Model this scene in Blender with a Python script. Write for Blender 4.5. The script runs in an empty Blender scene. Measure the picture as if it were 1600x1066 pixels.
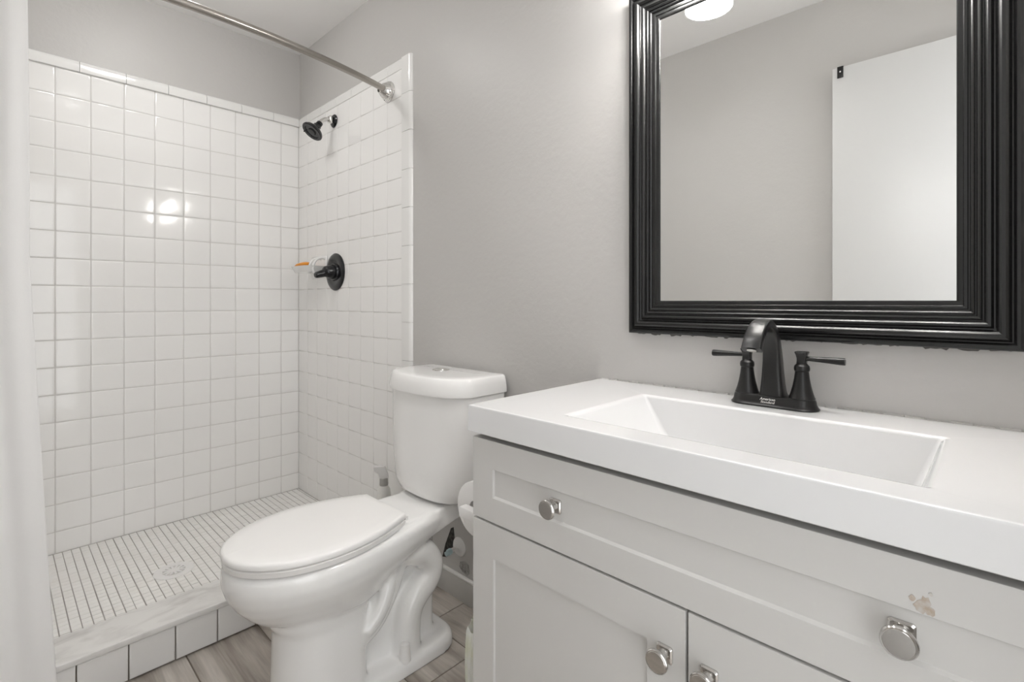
import bpy, bmesh, math, random
from mathutils import Vector, Matrix
random.seed(7)
PI = math.pi
C = bpy.context.scene.collection
S = bpy.context.scene

# ---------------------------------------------------------------- camera, world, exposure
H = 1.053                                   # eye height
YAW = math.atan(810 / 780)                  # the view is turned towards the mirror wall
cd = bpy.data.cameras.new('camera')
cd.sensor_width = 36.0
cd.lens = 36.0 * 780 / 1600
cd.shift_y = -(533 - 471) / 1600
cd.clip_start = 0.02
cam = bpy.data.objects.new('camera', cd)
cam.location = (0, 0, H)
cam.rotation_euler = (PI / 2, 0, -YAW)
C.objects.link(cam)
S.camera = cam

W = bpy.data.worlds.new('hall_daylight')
S.world = W
W.use_nodes = True
W.node_tree.nodes['Background'].inputs[0].default_value = (0.97, 0.985, 1.0, 1)
W.node_tree.nodes['Background'].inputs[1].default_value = 2.0
S.view_settings.view_transform = 'Standard'
S.view_settings.look = 'None'
S.view_settings.gamma = 1
S.view_settings.use_curve_mapping = False
S.view_settings.exposure = 0.34
S.cycles.max_bounces = 14
S.cycles.diffuse_bounces = 8
S.cycles.glossy_bounces = 6
S.cycles.sample_clamp_indirect = 6
LAMP = 46.0
SHADE = 26.0

FILL_CANS = ((0.34, 0.95, 96.0),)   # added recessed fill light, out of view: x, y, strength
FILL_DOME = 20.0                     # added opal fill dome over the shower, out of view
# room
WX = 1.149      # mirror wall
LX = -0.274     # opposite wall
DY = 2.70       # shower back wall
FY = -0.20      # wall with the doorway
CZ = 2.386      # ceiling

# ---------------------------------------------------------------- materials
def mat(name, col, rough=0.5, metal=0.0, coat=0.0, spec=0.5, bump=None, var=None, emit=None, trans=0.0, ior=1.45, sss=0.0):
    m = bpy.data.materials.new(name)
    m.use_nodes = True
    nt = m.node_tree
    b = nt.nodes['Principled BSDF']
    b.inputs['Base Color'].default_value = (*col, 1)
    b.inputs['Roughness'].default_value = rough
    b.inputs['Metallic'].default_value = metal
    b.inputs['Coat Weight'].default_value = coat
    b.inputs['Coat Roughness'].default_value = 0.05
    b.inputs['Specular IOR Level'].default_value = spec
    b.inputs['IOR'].default_value = ior
    b.inputs['Transmission Weight'].default_value = trans
    if emit:
        b.inputs['Emission Color'].default_value = (*emit[0], 1)
        b.inputs['Emission Strength'].default_value = emit[1]
    tc = nt.nodes.new('ShaderNodeTexCoord')
    if var:          # var = (scale, amount, second colour)
        n = nt.nodes.new('ShaderNodeTexNoise'); n.inputs['Scale'].default_value = var[0]
        n.inputs['Detail'].default_value = 6
        nt.links.new(tc.outputs['Object'], n.inputs['Vector'])
        r = nt.nodes.new('ShaderNodeMapRange')
        r.inputs['From Min'].default_value = 0.4; r.inputs['From Max'].default_value = 0.7
        r.inputs['To Max'].default_value = var[1]
        nt.links.new(n.outputs['Fac'], r.inputs['Value'])
        mx = nt.nodes.new('ShaderNodeMix'); mx.data_type = 'RGBA'
        mx.inputs['A'].default_value = (*col, 1); mx.inputs['B'].default_value = (*var[2], 1)
        nt.links.new(r.outputs['Result'], mx.inputs['Factor'])
        nt.links.new(mx.outputs['Result'], b.inputs['Base Color'])
    if bump:         # bump = (scale, strength, distance)
        n = nt.nodes.new('ShaderNodeTexNoise'); n.inputs['Scale'].default_value = bump[0]
        n.inputs['Detail'].default_value = 4
        nt.links.new(tc.outputs['Object'], n.inputs['Vector'])
        bp = nt.nodes.new('ShaderNodeBump'); bp.inputs['Strength'].default_value = bump[1]
        bp.inputs['Distance'].default_value = bump[2]
        nt.links.new(n.outputs['Fac'], bp.inputs['Height'])
        nt.links.new(bp.outputs['Normal'], b.inputs['Normal'])
    return m

M = {}
M['wall'] = mat('grey_paint', (0.525, 0.513, 0.498), 0.42, bump=(55, 0.35, 0.002), var=(3, 0.25, (0.50, 0.488, 0.472)))
M['ceiling'] = mat('ceiling_paint', (0.86, 0.85, 0.84), 0.7, bump=(80, 0.3, 0.002))
M['tile'] = mat('glazed_white_tile', (0.885, 0.877, 0.863), 0.11, coat=0.3, bump=(9, 0.12, 0.004), var=(5, 0.3, (0.87, 0.858, 0.848)))
M['bullnose'] = mat('glazed_bullnose', (0.83, 0.825, 0.81), 0.10, coat=0.4)
M['grout'] = mat('grey_grout', (0.66, 0.645, 0.625), 0.9)
M['mosaic'] = mat('mosaic_tile', (0.86, 0.85, 0.83), 0.3, var=(14, 0.6, (0.80, 0.78, 0.75)))
M['mosaic_grout'] = mat('mosaic_grout', (0.33, 0.31, 0.29), 0.9, var=(6, 0.9, (0.52, 0.50, 0.47)))
M['curb_tile'] = mat('curb_tile', (0.74, 0.73, 0.715), 0.15, coat=0.2)
M['dark_grout'] = mat('dark_grout', (0.17, 0.145, 0.12), 0.9)
M['porcelain'] = mat('white_porcelain', (0.84, 0.835, 0.825), 0.08, coat=0.5)
M['seat'] = mat('seat_plastic', (0.83, 0.82, 0.805), 0.22)
M['marble_top'] = mat('cultured_marble', (0.755, 0.755, 0.755), 0.13, coat=0.4)
M['cabinet'] = mat('cabinet_paint', (0.60, 0.590, 0.572), 0.38, bump=(30, 0.08, 0.001), var=(4, 0.3, (0.59, 0.58, 0.56)))
M['cab_dark'] = mat('cabinet_inside', (0.25, 0.23, 0.21), 0.7)
M['black'] = mat('satin_black_paint', (0.010, 0.010, 0.010), 0.27, spec=0.5, bump=(40, 0.05, 0.001))
M['bronze'] = mat('matte_black_metal', (0.017, 0.0165, 0.0165), 0.30, metal=0.35, spec=0.6)
M['gloss_black'] = mat('gloss_black_metal', (0.008, 0.0085, 0.010), 0.18, spec=0.6)
M['chrome'] = mat('chrome', (0.75, 0.74, 0.72), 0.10, metal=1.0)
M['nickel'] = mat('brushed_nickel', (0.60, 0.585, 0.565), 0.13, metal=1.0)
M['steel'] = mat('brushed_steel', (0.40, 0.375, 0.345), 0.24, metal=1.0)
M['mirror'] = mat('mirror_silver', (0.93, 0.935, 0.925), 0.0, metal=1.0)
M['door'] = mat('white_door_paint', (0.635, 0.635, 0.63), 0.35, bump=(6, 0.05, 0.002))
M['base'] = mat('baseboard_paint', (0.56, 0.55, 0.53), 0.45)
M['caulk'] = mat('white_caulk', (0.84, 0.83, 0.81), 0.5, bump=(90, 0.5, 0.003))
M['white_plastic'] = mat('white_plastic', (0.80, 0.79, 0.78), 0.35)
M['grey_plastic'] = mat('grey_plastic', (0.46, 0.45, 0.43), 0.45)
M['bottle'] = mat('translucent_plastic', (0.82, 0.81, 0.78), 0.3, trans=0.05)
M['paper'] = mat('toilet_paper', (0.82, 0.81, 0.80), 0.9, bump=(150, 0.3, 0.001))
M['orange'] = mat('orange_plastic', (0.78, 0.30, 0.03), 0.35)
M['text'] = mat('pale_print', (0.75, 0.74, 0.72), 0.5)
M['teal'] = mat('pale_blue_plastic', (0.52, 0.66, 0.69), 0.4)
M['hole'] = mat('torn_drywall', (0.030, 0.028, 0.025), 0.95, bump=(120, 0.8, 0.004), var=(90, 0.5, (0.16, 0.15, 0.14)))
M['patch'] = mat('patched_plaster', (0.42, 0.41, 0.39), 0.8, bump=(110, 1.0, 0.004), var=(70, 1.0, (0.20, 0.19, 0.18)))
M['smear_shade'] = mat('dark_paint_smear_shade', (0.10, 0.095, 0.09), 0.7)
M['stain'] = mat('brown_chip', (0.44, 0.36, 0.29), 0.8, var=(110, 1.0, (0.56, 0.545, 0.52)))
M['glass_shade'] = mat('frosted_lit_glass', (0.95, 0.94, 0.92), 0.4, emit=((1.0, 0.985, 0.965), SHADE))
M['bulb'] = mat('lit_bulb', (1, 1, 1), 0.4, emit=((1.0, 0.98, 0.95), LAMP))
M['bag'] = mat('thin_plastic_bag', (0.72, 0.73, 0.69), 0.35, bump=(25, 0.6, 0.01), var=(14, 0.7, (0.62, 0.64, 0.42)))
M['bin'] = mat('bin_plastic', (0.60, 0.60, 0.57), 0.4)

def marble(name):
    m = mat(name, (0.66, 0.65, 0.63), 0.3)
    nt = m.node_tree; b = nt.nodes['Principled BSDF']
    tc = nt.nodes.new('ShaderNodeTexCoord'); mp = nt.nodes.new('ShaderNodeMapping')
    mp.inputs['Scale'].default_value = (4.0, 9, 9); mp.inputs['Rotation'].default_value = (0, 0, 0.12)
    n = nt.nodes.new('ShaderNodeTexNoise'); n.inputs['Scale'].default_value = 1.6; n.inputs['Detail'].default_value = 9
    n.inputs['Distortion'].default_value = 1.2
    r = nt.nodes.new('ShaderNodeValToRGB')
    r.color_ramp.elements[0].position = 0.33; r.color_ramp.elements[0].color = (0.55, 0.535, 0.515, 1)
    r.color_ramp.elements[1].position = 0.56; r.color_ramp.elements[1].color = (0.72, 0.71, 0.69, 1)
    nt.links.new(tc.outputs['Object'], mp.inputs['Vector']); nt.links.new(mp.outputs['Vector'], n.inputs['Vector'])
    nt.links.new(n.outputs['Fac'], r.inputs['Fac']); nt.links.new(r.outputs['Color'], b.inputs['Base Color'])
    return m
M['marble'] = marble('grey_veined_marble')

def wood_floor():
    m = mat('wood_look_plank_tile', (0.35, 0.31, 0.27), 0.38)
    nt = m.node_tree; b = nt.nodes['Principled BSDF']; L = nt.links.new
    tc = nt.nodes.new('ShaderNodeTexCoord')
    at = nt.nodes.new('ShaderNodeAttribute'); at.attribute_name = 'plank'
    cm = nt.nodes.new('ShaderNodeVectorMath'); cm.operation = 'MULTIPLY_ADD'
    L(at.outputs['Vector'], cm.inputs[0]); cm.inputs[1].default_value = (7, 7, 7); L(tc.outputs['Object'], cm.inputs[2])
    mp = nt.nodes.new('ShaderNodeMapping'); mp.inputs['Scale'].default_value = (9, 1.3, 1)
    L(cm.outputs['Vector'], mp.inputs['Vector'])
    n = nt.nodes.new('ShaderNodeTexNoise'); n.inputs['Scale'].default_value = 1.7; n.inputs['Detail'].default_value = 7
    n.inputs['Distortion'].default_value = 0.8
    L(mp.outputs['Vector'], n.inputs['Vector'])
    r = nt.nodes.new('ShaderNodeValToRGB')
    e = r.color_ramp.elements
    e[0].position = 0.30; e[0].color = (0.21, 0.178, 0.15, 1)
    e[1].position = 0.66; e[1].color = (0.56, 0.52, 0.475, 1)
    k = e.new(0.47); k.color = (0.41, 0.37, 0.33, 1)
    L(n.outputs['Fac'], r.inputs['Fac'])
    mp2 = nt.nodes.new('ShaderNodeMapping'); mp2.inputs['Scale'].default_value = (90, 5, 1)
    L(cm.outputs['Vector'], mp2.inputs['Vector'])
    n2 = nt.nodes.new('ShaderNodeTexNoise'); n2.inputs['Scale'].default_value = 1.5; n2.inputs['Detail'].default_value = 3
    L(mp2.outputs['Vector'], n2.inputs['Vector'])
    r2 = nt.nodes.new('ShaderNodeMapRange'); r2.inputs['From Min'].default_value = 0.3; r2.inputs['From Max'].default_value = 0.7
    r2.inputs['To Min'].default_value = 0.84; r2.inputs['To Max'].default_value = 1.08
    L(n2.outputs['Fac'], r2.inputs['Value'])
    v = nt.nodes.new('ShaderNodeVectorMath'); v.operation = 'SCALE'
    L(r.outputs['Color'], v.inputs[0]); L(r2.outputs['Result'], v.inputs['Scale'])
    L(v.outputs['Vector'], b.inputs['Base Color'])
    return m
M['floor'] = wood_floor()

def fabric():
    m = mat('white_curtain_fabric', (0.92, 0.915, 0.91), 0.85, bump=(260, 0.25, 0.001))
    nt = m.node_tree; b = nt.nodes['Principled BSDF']; out = nt.nodes['Material Output']
    t = nt.nodes.new('ShaderNodeBsdfTranslucent'); t.inputs['Color'].default_value = (0.8, 0.79, 0.77, 1)
    mx = nt.nodes.new('ShaderNodeMixShader'); mx.inputs[0].default_value = 0.2
    nt.links.new(b.outputs[0], mx.inputs[1]); nt.links.new(t.outputs[0], mx.inputs[2])
    nt.links.new(mx.outputs[0], out.inputs['Surface'])
    return m
M['fabric'] = fabric()

# ---------------------------------------------------------------- helpers
WORLD = {}                                   # world origin of every object (rotation free)

def props(o, label=None, cat=None, group=None, kind=None):
    if label: o['label'] = label
    if cat: o['category'] = cat
    if group: o['group'] = group
    if kind: o['kind'] = kind
    return o

def empty(name, loc, label, cat, group=None):
    o = bpy.data.objects.new(name, None); C.objects.link(o)
    o.location = loc; o.empty_display_size = 0.05
    WORLD[o.name] = Vector(loc)
    return props(o, label, cat, group)

def finish(name, me, m, parent=None, label=None, cat=None, kind=None, group=None, sharp=35, smooth=True, origin=None):
    """world-space mesh -> one object under its parent"""
    if parent is not None: org = WORLD[parent.name]
    elif origin is not None: org = Vector(origin)
    elif len(me.vertices):
        xs = [v.co.x for v in me.vertices]; ys = [v.co.y for v in me.vertices]; zs = [v.co.z for v in me.vertices]
        org = Vector(((min(xs) + max(xs)) / 2, (min(ys) + max(ys)) / 2, min(zs)))
    me.transform(Matrix.Translation(-org))
    for mm in (m if isinstance(m, (list, tuple)) else [m]): me.materials.append(mm)
    if smooth:
        me.polygons.foreach_set('use_smooth', [True] * len(me.polygons))
        me.set_sharp_from_angle(angle=math.radians(sharp))
    o = bpy.data.objects.new(name, me); C.objects.link(o)
    if parent is not None: o.parent = parent
    else: o.location = org
    WORLD[o.name] = org
    props(o, label, cat, group, kind)
    return o

def obj(name, bm, m, parent=None, recalc=True, **k):
    if recalc: bmesh.ops.recalc_face_normals(bm, faces=bm.faces)
    me = bpy.data.meshes.new(name); bm.to_mesh(me); bm.free()
    return finish(name, me, m, parent, **k)

def new(): return bmesh.new()

def box(bm, x0, x1, y0, y1, z0, z1, bev=0.0, seg=2, mi=0):
    t = bmesh.new()
    bmesh.ops.create_cube(t, size=1)
    bmesh.ops.scale(t, vec=(x1 - x0, y1 - y0, z1 - z0), verts=t.verts)
    bmesh.ops.translate(t, vec=((x0 + x1) / 2, (y0 + y1) / 2, (z0 + z1) / 2), verts=t.verts)
    if bev: bmesh.ops.bevel(t, geom=t.edges[:], offset=bev, segments=seg, profile=0.5, affect='EDGES')
    for f in t.faces: f.material_index = mi
    merge(bm, t)

def merge(bm, t, mtx=None):
    if mtx is not None: bmesh.ops.transform(t, matrix=mtx, verts=t.verts)
    me = bpy.data.meshes.new('tmp'); t.to_mesh(me); t.free(); bm.from_mesh(me); bpy.data.meshes.remove(me)

def loft(bm, loops, cap=True, closed=True, mi=0):
    rows = [[bm.verts.new(p) for p in L] for L in loops]
    n = len(rows[0])
    for a, b in zip(rows, rows[1:]):
        for i in range(n if closed else n - 1):
            j = (i + 1) % n
            f = bm.faces.new((a[i], a[j], b[j], b[i])); f.material_index = mi
    if cap and closed:
        for r in (rows[0][::-1], rows[-1]):
            f = bm.faces.new(r); f.material_index = mi
    return rows

def frame(d):
    """rotation taking +Z to direction d"""
    return Vector((0, 0, 1)).rotation_difference(Vector(d).normalized()).to_matrix().to_4x4()

def lathe(bm, prof, at=(0, 0, 0), d=(0, 0, 1), n=32, mi=0):
    """prof = [(radius, height)...] turned about direction d"""
    mt = Matrix.Translation(at) @ frame(d)
    prev = None
    for r, h in prof:
        if r < 1e-6: cur = [bm.verts.new(mt @ Vector((0, 0, h)))]
        else: cur = [bm.verts.new(mt @ Vector((r * math.cos(2 * PI * i / n), r * math.sin(2 * PI * i / n), h))) for i in range(n)]
        if prev is not None:
            for i in range(n):
                j = (i + 1) % n
                if len(prev) == 1 and len(cur) == 1: break
                if len(prev) == 1: f = bm.faces.new((prev[0], cur[i], cur[j]))
                elif len(cur) == 1: f = bm.faces.new((prev[i], prev[j], cur[0]))
                else: f = bm.faces.new((prev[i], prev[j], cur[j], cur[i]))
                f.material_index = mi
        prev = cur

def smooth_path(pts, k=6):
    """Catmull-Rom through tuples of any length"""
    out = []
    P = [pts[0]] + list(pts) + [pts[-1]]
    for i in range(1, len(P) - 2):
        for s in range(k):
            t = s / k
            out.append(tuple(0.5 * (2 * b + (c - a) * t + (2 * a - 5 * b + 4 * c - d) * t * t + (3 * b - a - 3 * c + d) * t ** 3)
                             for a, b, c, d in zip(P[i - 1], P[i], P[i + 1], P[i + 2])))
    out.append(tuple(pts[-1]))
    return out

def tube(bm, path, r, n=16, cap=True, mi=0):
    """path of (x,y,z) or (x,y,z,r)"""
    P = [Vector(p[:3]) for p in path]; Rr = [p[3] if len(p) > 3 else r for p in path]
    T = [(P[min(i + 1, len(P) - 1)] - P[max(i - 1, 0)]).normalized() for i in range(len(P))]
    u = T[0].orthogonal().normalized(); loops = []
    for i in range(len(P)):
        if i: u = (T[i - 1].rotation_difference(T[i]) @ u).normalized()
        u = (u - T[i] * u.dot(T[i])).normalized(); w = T[i].cross(u)
        loops.append([P[i] + (u * math.cos(2 * PI * k / n) + w * math.sin(2 * PI * k / n)) * Rr[i] for k in range(n)])
    loft(bm, loops, cap, mi=mi)

def rrect(x0, x1, y0, y1, r, z, seg=5):
    out = []
    for cx, cy, a0 in ((x1 - r, y1 - r, 0), (x0 + r, y1 - r, 90), (x0 + r, y0 + r, 180), (x1 - r, y0 + r, 270)):
        for s in range(seg + 1):
            a = math.radians(a0 + 90 * s / seg)
            out.append(Vector((cx + r * math.cos(a), cy + r * math.sin(a), z)))
    return out

def tiles(bm, org, u, v, n, us, vs, gap, T, rim=0.0015, tilt=0.0022, pillow=True):
    """individual glazed tiles between the joint lines us and vs on a plane; n points out of the wall"""
    org, u, v, n = Vector(org), Vector(u), Vector(v), Vector(n)
    for a0, a1 in zip(us, us[1:]):
        for b0, b1 in zip(vs, vs[1:]):
            if a1 - a0 < 0.006 or b1 - b0 < 0.006: continue
            ta, tb = random.uniform(-tilt, tilt), random.uniform(-tilt, tilt); hh = random.uniform(-1, 1) * T * 0.02
            ac, bc = (a0 + a1) / 2, (b0 + b1) / 2
            rings = [(0, 0.0, 0), (0, 0.72 * T, 0), (rim * 0.4, 0.92 * T, 1), (rim * 1.2, T, 1)]
            if pillow: rings.append((rim * 4, T * 1.015, 1))
            rows = []
            for ins, h, til in rings:
                g = gap / 2 + ins
                row = []
                for a, b in ((a0 + g, b0 + g), (a1 - g, b0 + g), (a1 - g, b1 - g), (a0 + g, b1 - g)):
                    hz = h + (hh + ta * (a - ac) + tb * (b - bc) if til else 0)
                    row.append(bm.verts.new(org + u * a + v * b + n * hz))
                rows.append(row)
            for r0, r1 in zip(rows, rows[1:]):
                for i in range(4):
                    bm.faces.new((r0[i], r0[(i + 1) % 4], r1[(i + 1) % 4], r1[i]))
            bm.faces.new(rows[-1])

def flat_normals(o):
    w = o.modifiers.new('normals', 'WEIGHTED_NORMAL'); w.keep_sharp = True; w.weight = 100

def subsurf(o, lv=2):
    m = o.modifiers.new('smooth', 'SUBSURF'); m.levels = lv; m.render_levels = lv

# ---------------------------------------------------------------- room shell
bm = new()
ya = FY - 0.1
for cx, cy, _ in sorted(FILL_CANS, key=lambda c: c[1]):
    q = 0.077
    box(bm, LX - 0.1, WX + 0.1, ya, cy - q, CZ, CZ + 0.10); box(bm, LX - 0.1, cx - q, cy - q, cy + q, CZ, CZ + 0.10); box(bm, cx + q, WX + 0.1, cy - q, cy + q, CZ, CZ + 0.10)
    ya = cy + q
box(bm, LX - 0.1, WX + 0.1, ya, DY + 0.1, CZ, CZ + 0.10)
props(obj('ceiling', bm, M['ceiling'], smooth=False), kind='structure')

# floor: long plank tiles running along the room, dark grout below
bm = new()
box(bm, LX - 0.1, WX + 0.1, FY - 0.9, DY + 0.1, -0.06, -0.002, mi=1)
me = bpy.data.meshes.new('floor')
pl = []
cols = [0.0 + 0.1995 * k - 0.002 for k in range(-3, 7)]
for ci, x0 in enumerate(cols):
    x1 = x0 + 0.1995
    offs = {0: 0.3, 1: 0.75, 2: 1.0, 3: 0.2, 4: 0.55, 5: 0.12, 6: 0.95, 7: 1.12, 8: 1.33, 9: 0.4}[ci]
    ys = [offs - 2.4, offs - 1.2, offs, offs + 1.2, offs + 2.4]
    for y0, y1 in zip(ys, ys[1:]):
        a, b = max(y0, FY - 0.9), min(y1, 1.80)
        xa, xb = max(x0, LX - 0.05), min(x1, WX + 0.05)
        if b - a < 0.02 or xb - xa < 0.02: continue
        pl.append((xa + 0.0018, xb - 0.0018, a + 0.0018, b - 0.0018))
nf0 = len(bm.faces)
for q in pl: box(bm, *q, -0.010, 0.0, bev=0.0012, seg=1, mi=0)
bm.to_mesh(me); bm.free()
at = me.attributes.new('plank', 'FLOAT_VECTOR', 'FACE')
rnd = [(random.random(), random.random(), 0) for _ in pl]
per = (len(me.polygons) - nf0) // len(pl)
for i in range(len(me.polygons)):
    if i >= nf0: at.data[i].vector = rnd[min((i - nf0) // per, len(pl) - 1)]
finish('floor', me, [M['floor'], M['dark_grout']], kind='structure', smooth=False, origin=(0, 0, 0))

def wallbox(name, *b, m='wall'):
    bm = new(); box(bm, *b)
    return obj(name, bm, M[m], kind='structure', smooth=False, origin=(b[0], b[2], 0))
wall_right = wallbox('wall_right', WX, WX + 0.1, FY - 0.1, DY + 0.1, 0, CZ)
wall_back = wallbox('wall_back', LX - 0.1, WX, DY, DY + 0.1, 0, CZ)
wall_left = wallbox('wall_left', LX - 0.1, LX, FY - 0.1, DY, 0, CZ)
bm = new()
DX0, DX1, DZ = -0.215, 0.50, 2.045            # doorway behind the camera
box(bm, LX, DX0 - 0.02, FY - 0.1, FY, 0, CZ); box(bm, DX1 + 0.02, WX, FY - 0.1, FY, 0, CZ); box(bm, DX0 - 0.02, DX1 + 0.02, FY - 0.1, FY, DZ + 0.02, CZ)
wall_front = obj('wall_front', bm, M['wall'], kind='structure', smooth=False, origin=(0, FY, 0))
bm = new()
for x0, x1, z0, z1 in ((DX0 - 0.02, DX0, 0, DZ + 0.02), (DX1, DX1 + 0.02, 0, DZ + 0.02), (DX0 - 0.02, DX1 + 0.02, DZ, DZ + 0.02)):
    box(bm, x0, x1, FY - 0.11, FY + 0.004, z0, z1, bev=0.002)
obj('trim_1', bm, M['door'], kind='structure')

# damaged plaster on the mirror wall
def blotch(pts, x, m, name, parent, t=0.0012):
    bm = new()
    a = [bm.verts.new((x, y, z)) for y, z in pts]; b = [bm.verts.new((x - t, y, z)) for y, z in pts]
    bm.faces.new(a); bm.faces.new(b[::-1])
    for i in range(len(pts)):
        j = (i + 1) % len(pts); bm.faces.new((a[i], a[j], b[j], b[i]))
    return obj(name, bm, m, parent, smooth=False)
blotch([(1.412, 0.232), (1.398, 0.240), (1.392, 0.200), (1.398, 0.165), (1.412, 0.140), (1.438, 0.118), (1.462, 0.112), (1.444, 0.165)], WX, M['hole'], 'plaster_hole', wall_right)
blotch([(1.36, 0.130), (1.335, 0.140), (1.315, 0.132), (1.31, 0.105), (1.325, 0.092), (1.35, 0.098), (1.366, 0.112)], WX, M['patch'], 'plaster_chip', wall_right)
blotch([(1.475, 0.255), (1.455, 0.262), (1.447, 0.24), (1.46, 0.228), (1.48, 0.236)], WX, M['patch'], 'plaster_chip', wall_right)
# dark paint smears with the shadow gap painted in, along the mirror frame's underside
for k in range(16):
    y0 = 0.665 - k * 0.044 + random.uniform(-0.006, 0.006); ln = random.uniform(0.02, 0.043); h = random.uniform(0.003, 0.0065)
    pts = [(y0, 0.975)] + [(y0 - ln * i / 6, 0.9725 - h * random.uniform(0.2, 1)) for i in range(1, 6)] + [(y0 - ln, 0.975)]
    blotch(pts, WX, M['smear_shade'], 'paint_smear_shade', wall_right, 0.0008)

# baseboard with a caulk bead
bm = new(); box(bm, WX - 0.013, WX, 0.775, 1.70, 0.0, 0.080, bev=0.002)
bb = obj('baseboard_right', bm, M['base'], kind='structure')
bm = new(); box(bm, WX - 0.014, WX, 0.775, 1.70, 0.0795, 0.088, bev=0.003)
obj('caulk_bead', bm, M['caulk'], bb, label='white caulk bead')
bm = new(); box(bm, LX, LX + 0.013, 0.52, 1.70, 0.0, 0.085, bev=0.002)
obj('baseboard_left', bm, M['base'], kind='structure')

# ---------------------------------------------------------------- shower tile
T = 0.009
ROWS = [0.046] + [H - 0.921 + 0.1093 * k for k in range(18)]      # joint heights
TOPZ = H + 0.984
vj = ROWS
# back wall
uj = sorted([1.0475 - 0.1097 * k for k in range(13)] + [LX, WX - T])
uj = [u for u in uj if u >= LX]
bm = new(); tiles(bm, (0, DY, 0), (1, 0, 0), (0, 0, 1), (0, -1, 0), uj, vj, 0.0022, T)
obj('tile_field', bm, M['tile'], wall_back, label='glossy square white tiles', sharp=60)
bm = new(); box(bm, LX, WX, DY - T * 0.86, DY, 0.02, TOPZ - 0.01); obj('grout', bm, M['grout'], wall_back, smooth=False)
# right wall
TE = 1.649
yj = [1.713 + 0.1088 * k for k in range(10)]
bm = new(); tiles(bm, (WX, 0, 0), (0, 1, 0), (0, 0, 1), (-1, 0, 0), yj, vj, 0.0020, T, rim=0.0010, tilt=0.0012)
flat_normals(obj('tile_field', bm, M['tile'], wall_right, label='glossy square white tiles', sharp=60))
bm = new(); box(bm, WX - T * 0.86, WX, TE + 0.006, DY, 0.02, TOPZ - 0.01); obj('grout', bm, M['grout'], wall_right, smooth=False)
# left wall (behind the curtain)
bm = new(); tiles(bm, (LX, 0, 0), (0, 1, 0), (0, 0, 1), (1, 0, 0), yj, vj, 0.0022, T)
obj('tile_field', bm, M['tile'], wall_left, label='glossy square white tiles', sharp=60)
bm = new(); box(bm, LX, LX + T * 0.86, TE + 0.006, DY, 0.02, TOPZ - 0.01); obj('grout', bm, M['grout'], wall_left, smooth=False)

def bull(parent, segs, org, along, across, n, w, thick):
    """rounded edge tiles: across points to the free rounded edge"""
    org, along, across, n = Vector(org), Vector(along), Vector(across), Vector(n)
    bm = new()
    prof = [(0, 0), (0, thick * 0.9), (0.0012, thick)] + [(w - thick * 1.2 + thick * 1.2 * math.sin(a), thick * math.cos(a)) for a in [PI / 2 * i / 7 for i in range(8)]]
    for a0, a1 in zip(segs, segs[1:]):
        a0, a1 = a0 + 0.0009, a1 - 0.0009
        loft(bm, [[org + along * a + across * p + n * h for p, h in prof] for a in (a0, a1)])
    obj('bullnose_trim', bm, M['bullnose'], parent, sharp=40, label='raised rounded edge tiles')
zb = ROWS[-1] - 0.001; bw = TOPZ - zb
bull(wall_back, [LX + k * 0.1525 + 0.06 for k in range(-1, 10) if LX + k * 0.1525 + 0.06 < WX] + [WX - 0.012], (0, DY, zb), (1, 0, 0), (0, 0, 1), (0, -1, 0), bw, 0.019)
bull(wall_right, [TE + 0.012] + [TE + 0.012 + 0.1525 * k for k in range(1, 7)] + [DY - 0.015], (WX, 0, zb), (0, 1, 0), (0, 0, 1), (-1, 0, 0), bw, 0.0115)
bull(wall_left, [TE + 0.012] + [TE + 0.012 + 0.1525 * k for k in range(1, 7)] + [DY - 0.015], (LX, 0, zb), (0, 1, 0), (0, 0, 1), (1, 0, 0), bw, 0.0115)
vs = [0.0] + [TOPZ - 0.1525 * k for k in range(13, 0, -1)] + [TOPZ - 0.003]
bull(wall_right, [v for v in vs if v >= 0], (WX, yj[0] - 0.001, 0), (0, 0, 1), (0, -1, 0), (-1, 0, 0), yj[0] - TE, 0.0125)
bull(wall_left, [v for v in vs if v >= 0], (LX, yj[0] - 0.001, 0), (0, 0, 1), (0, -1, 0), (1, 0, 0), yj[0] - TE, 0.0145)

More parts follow.
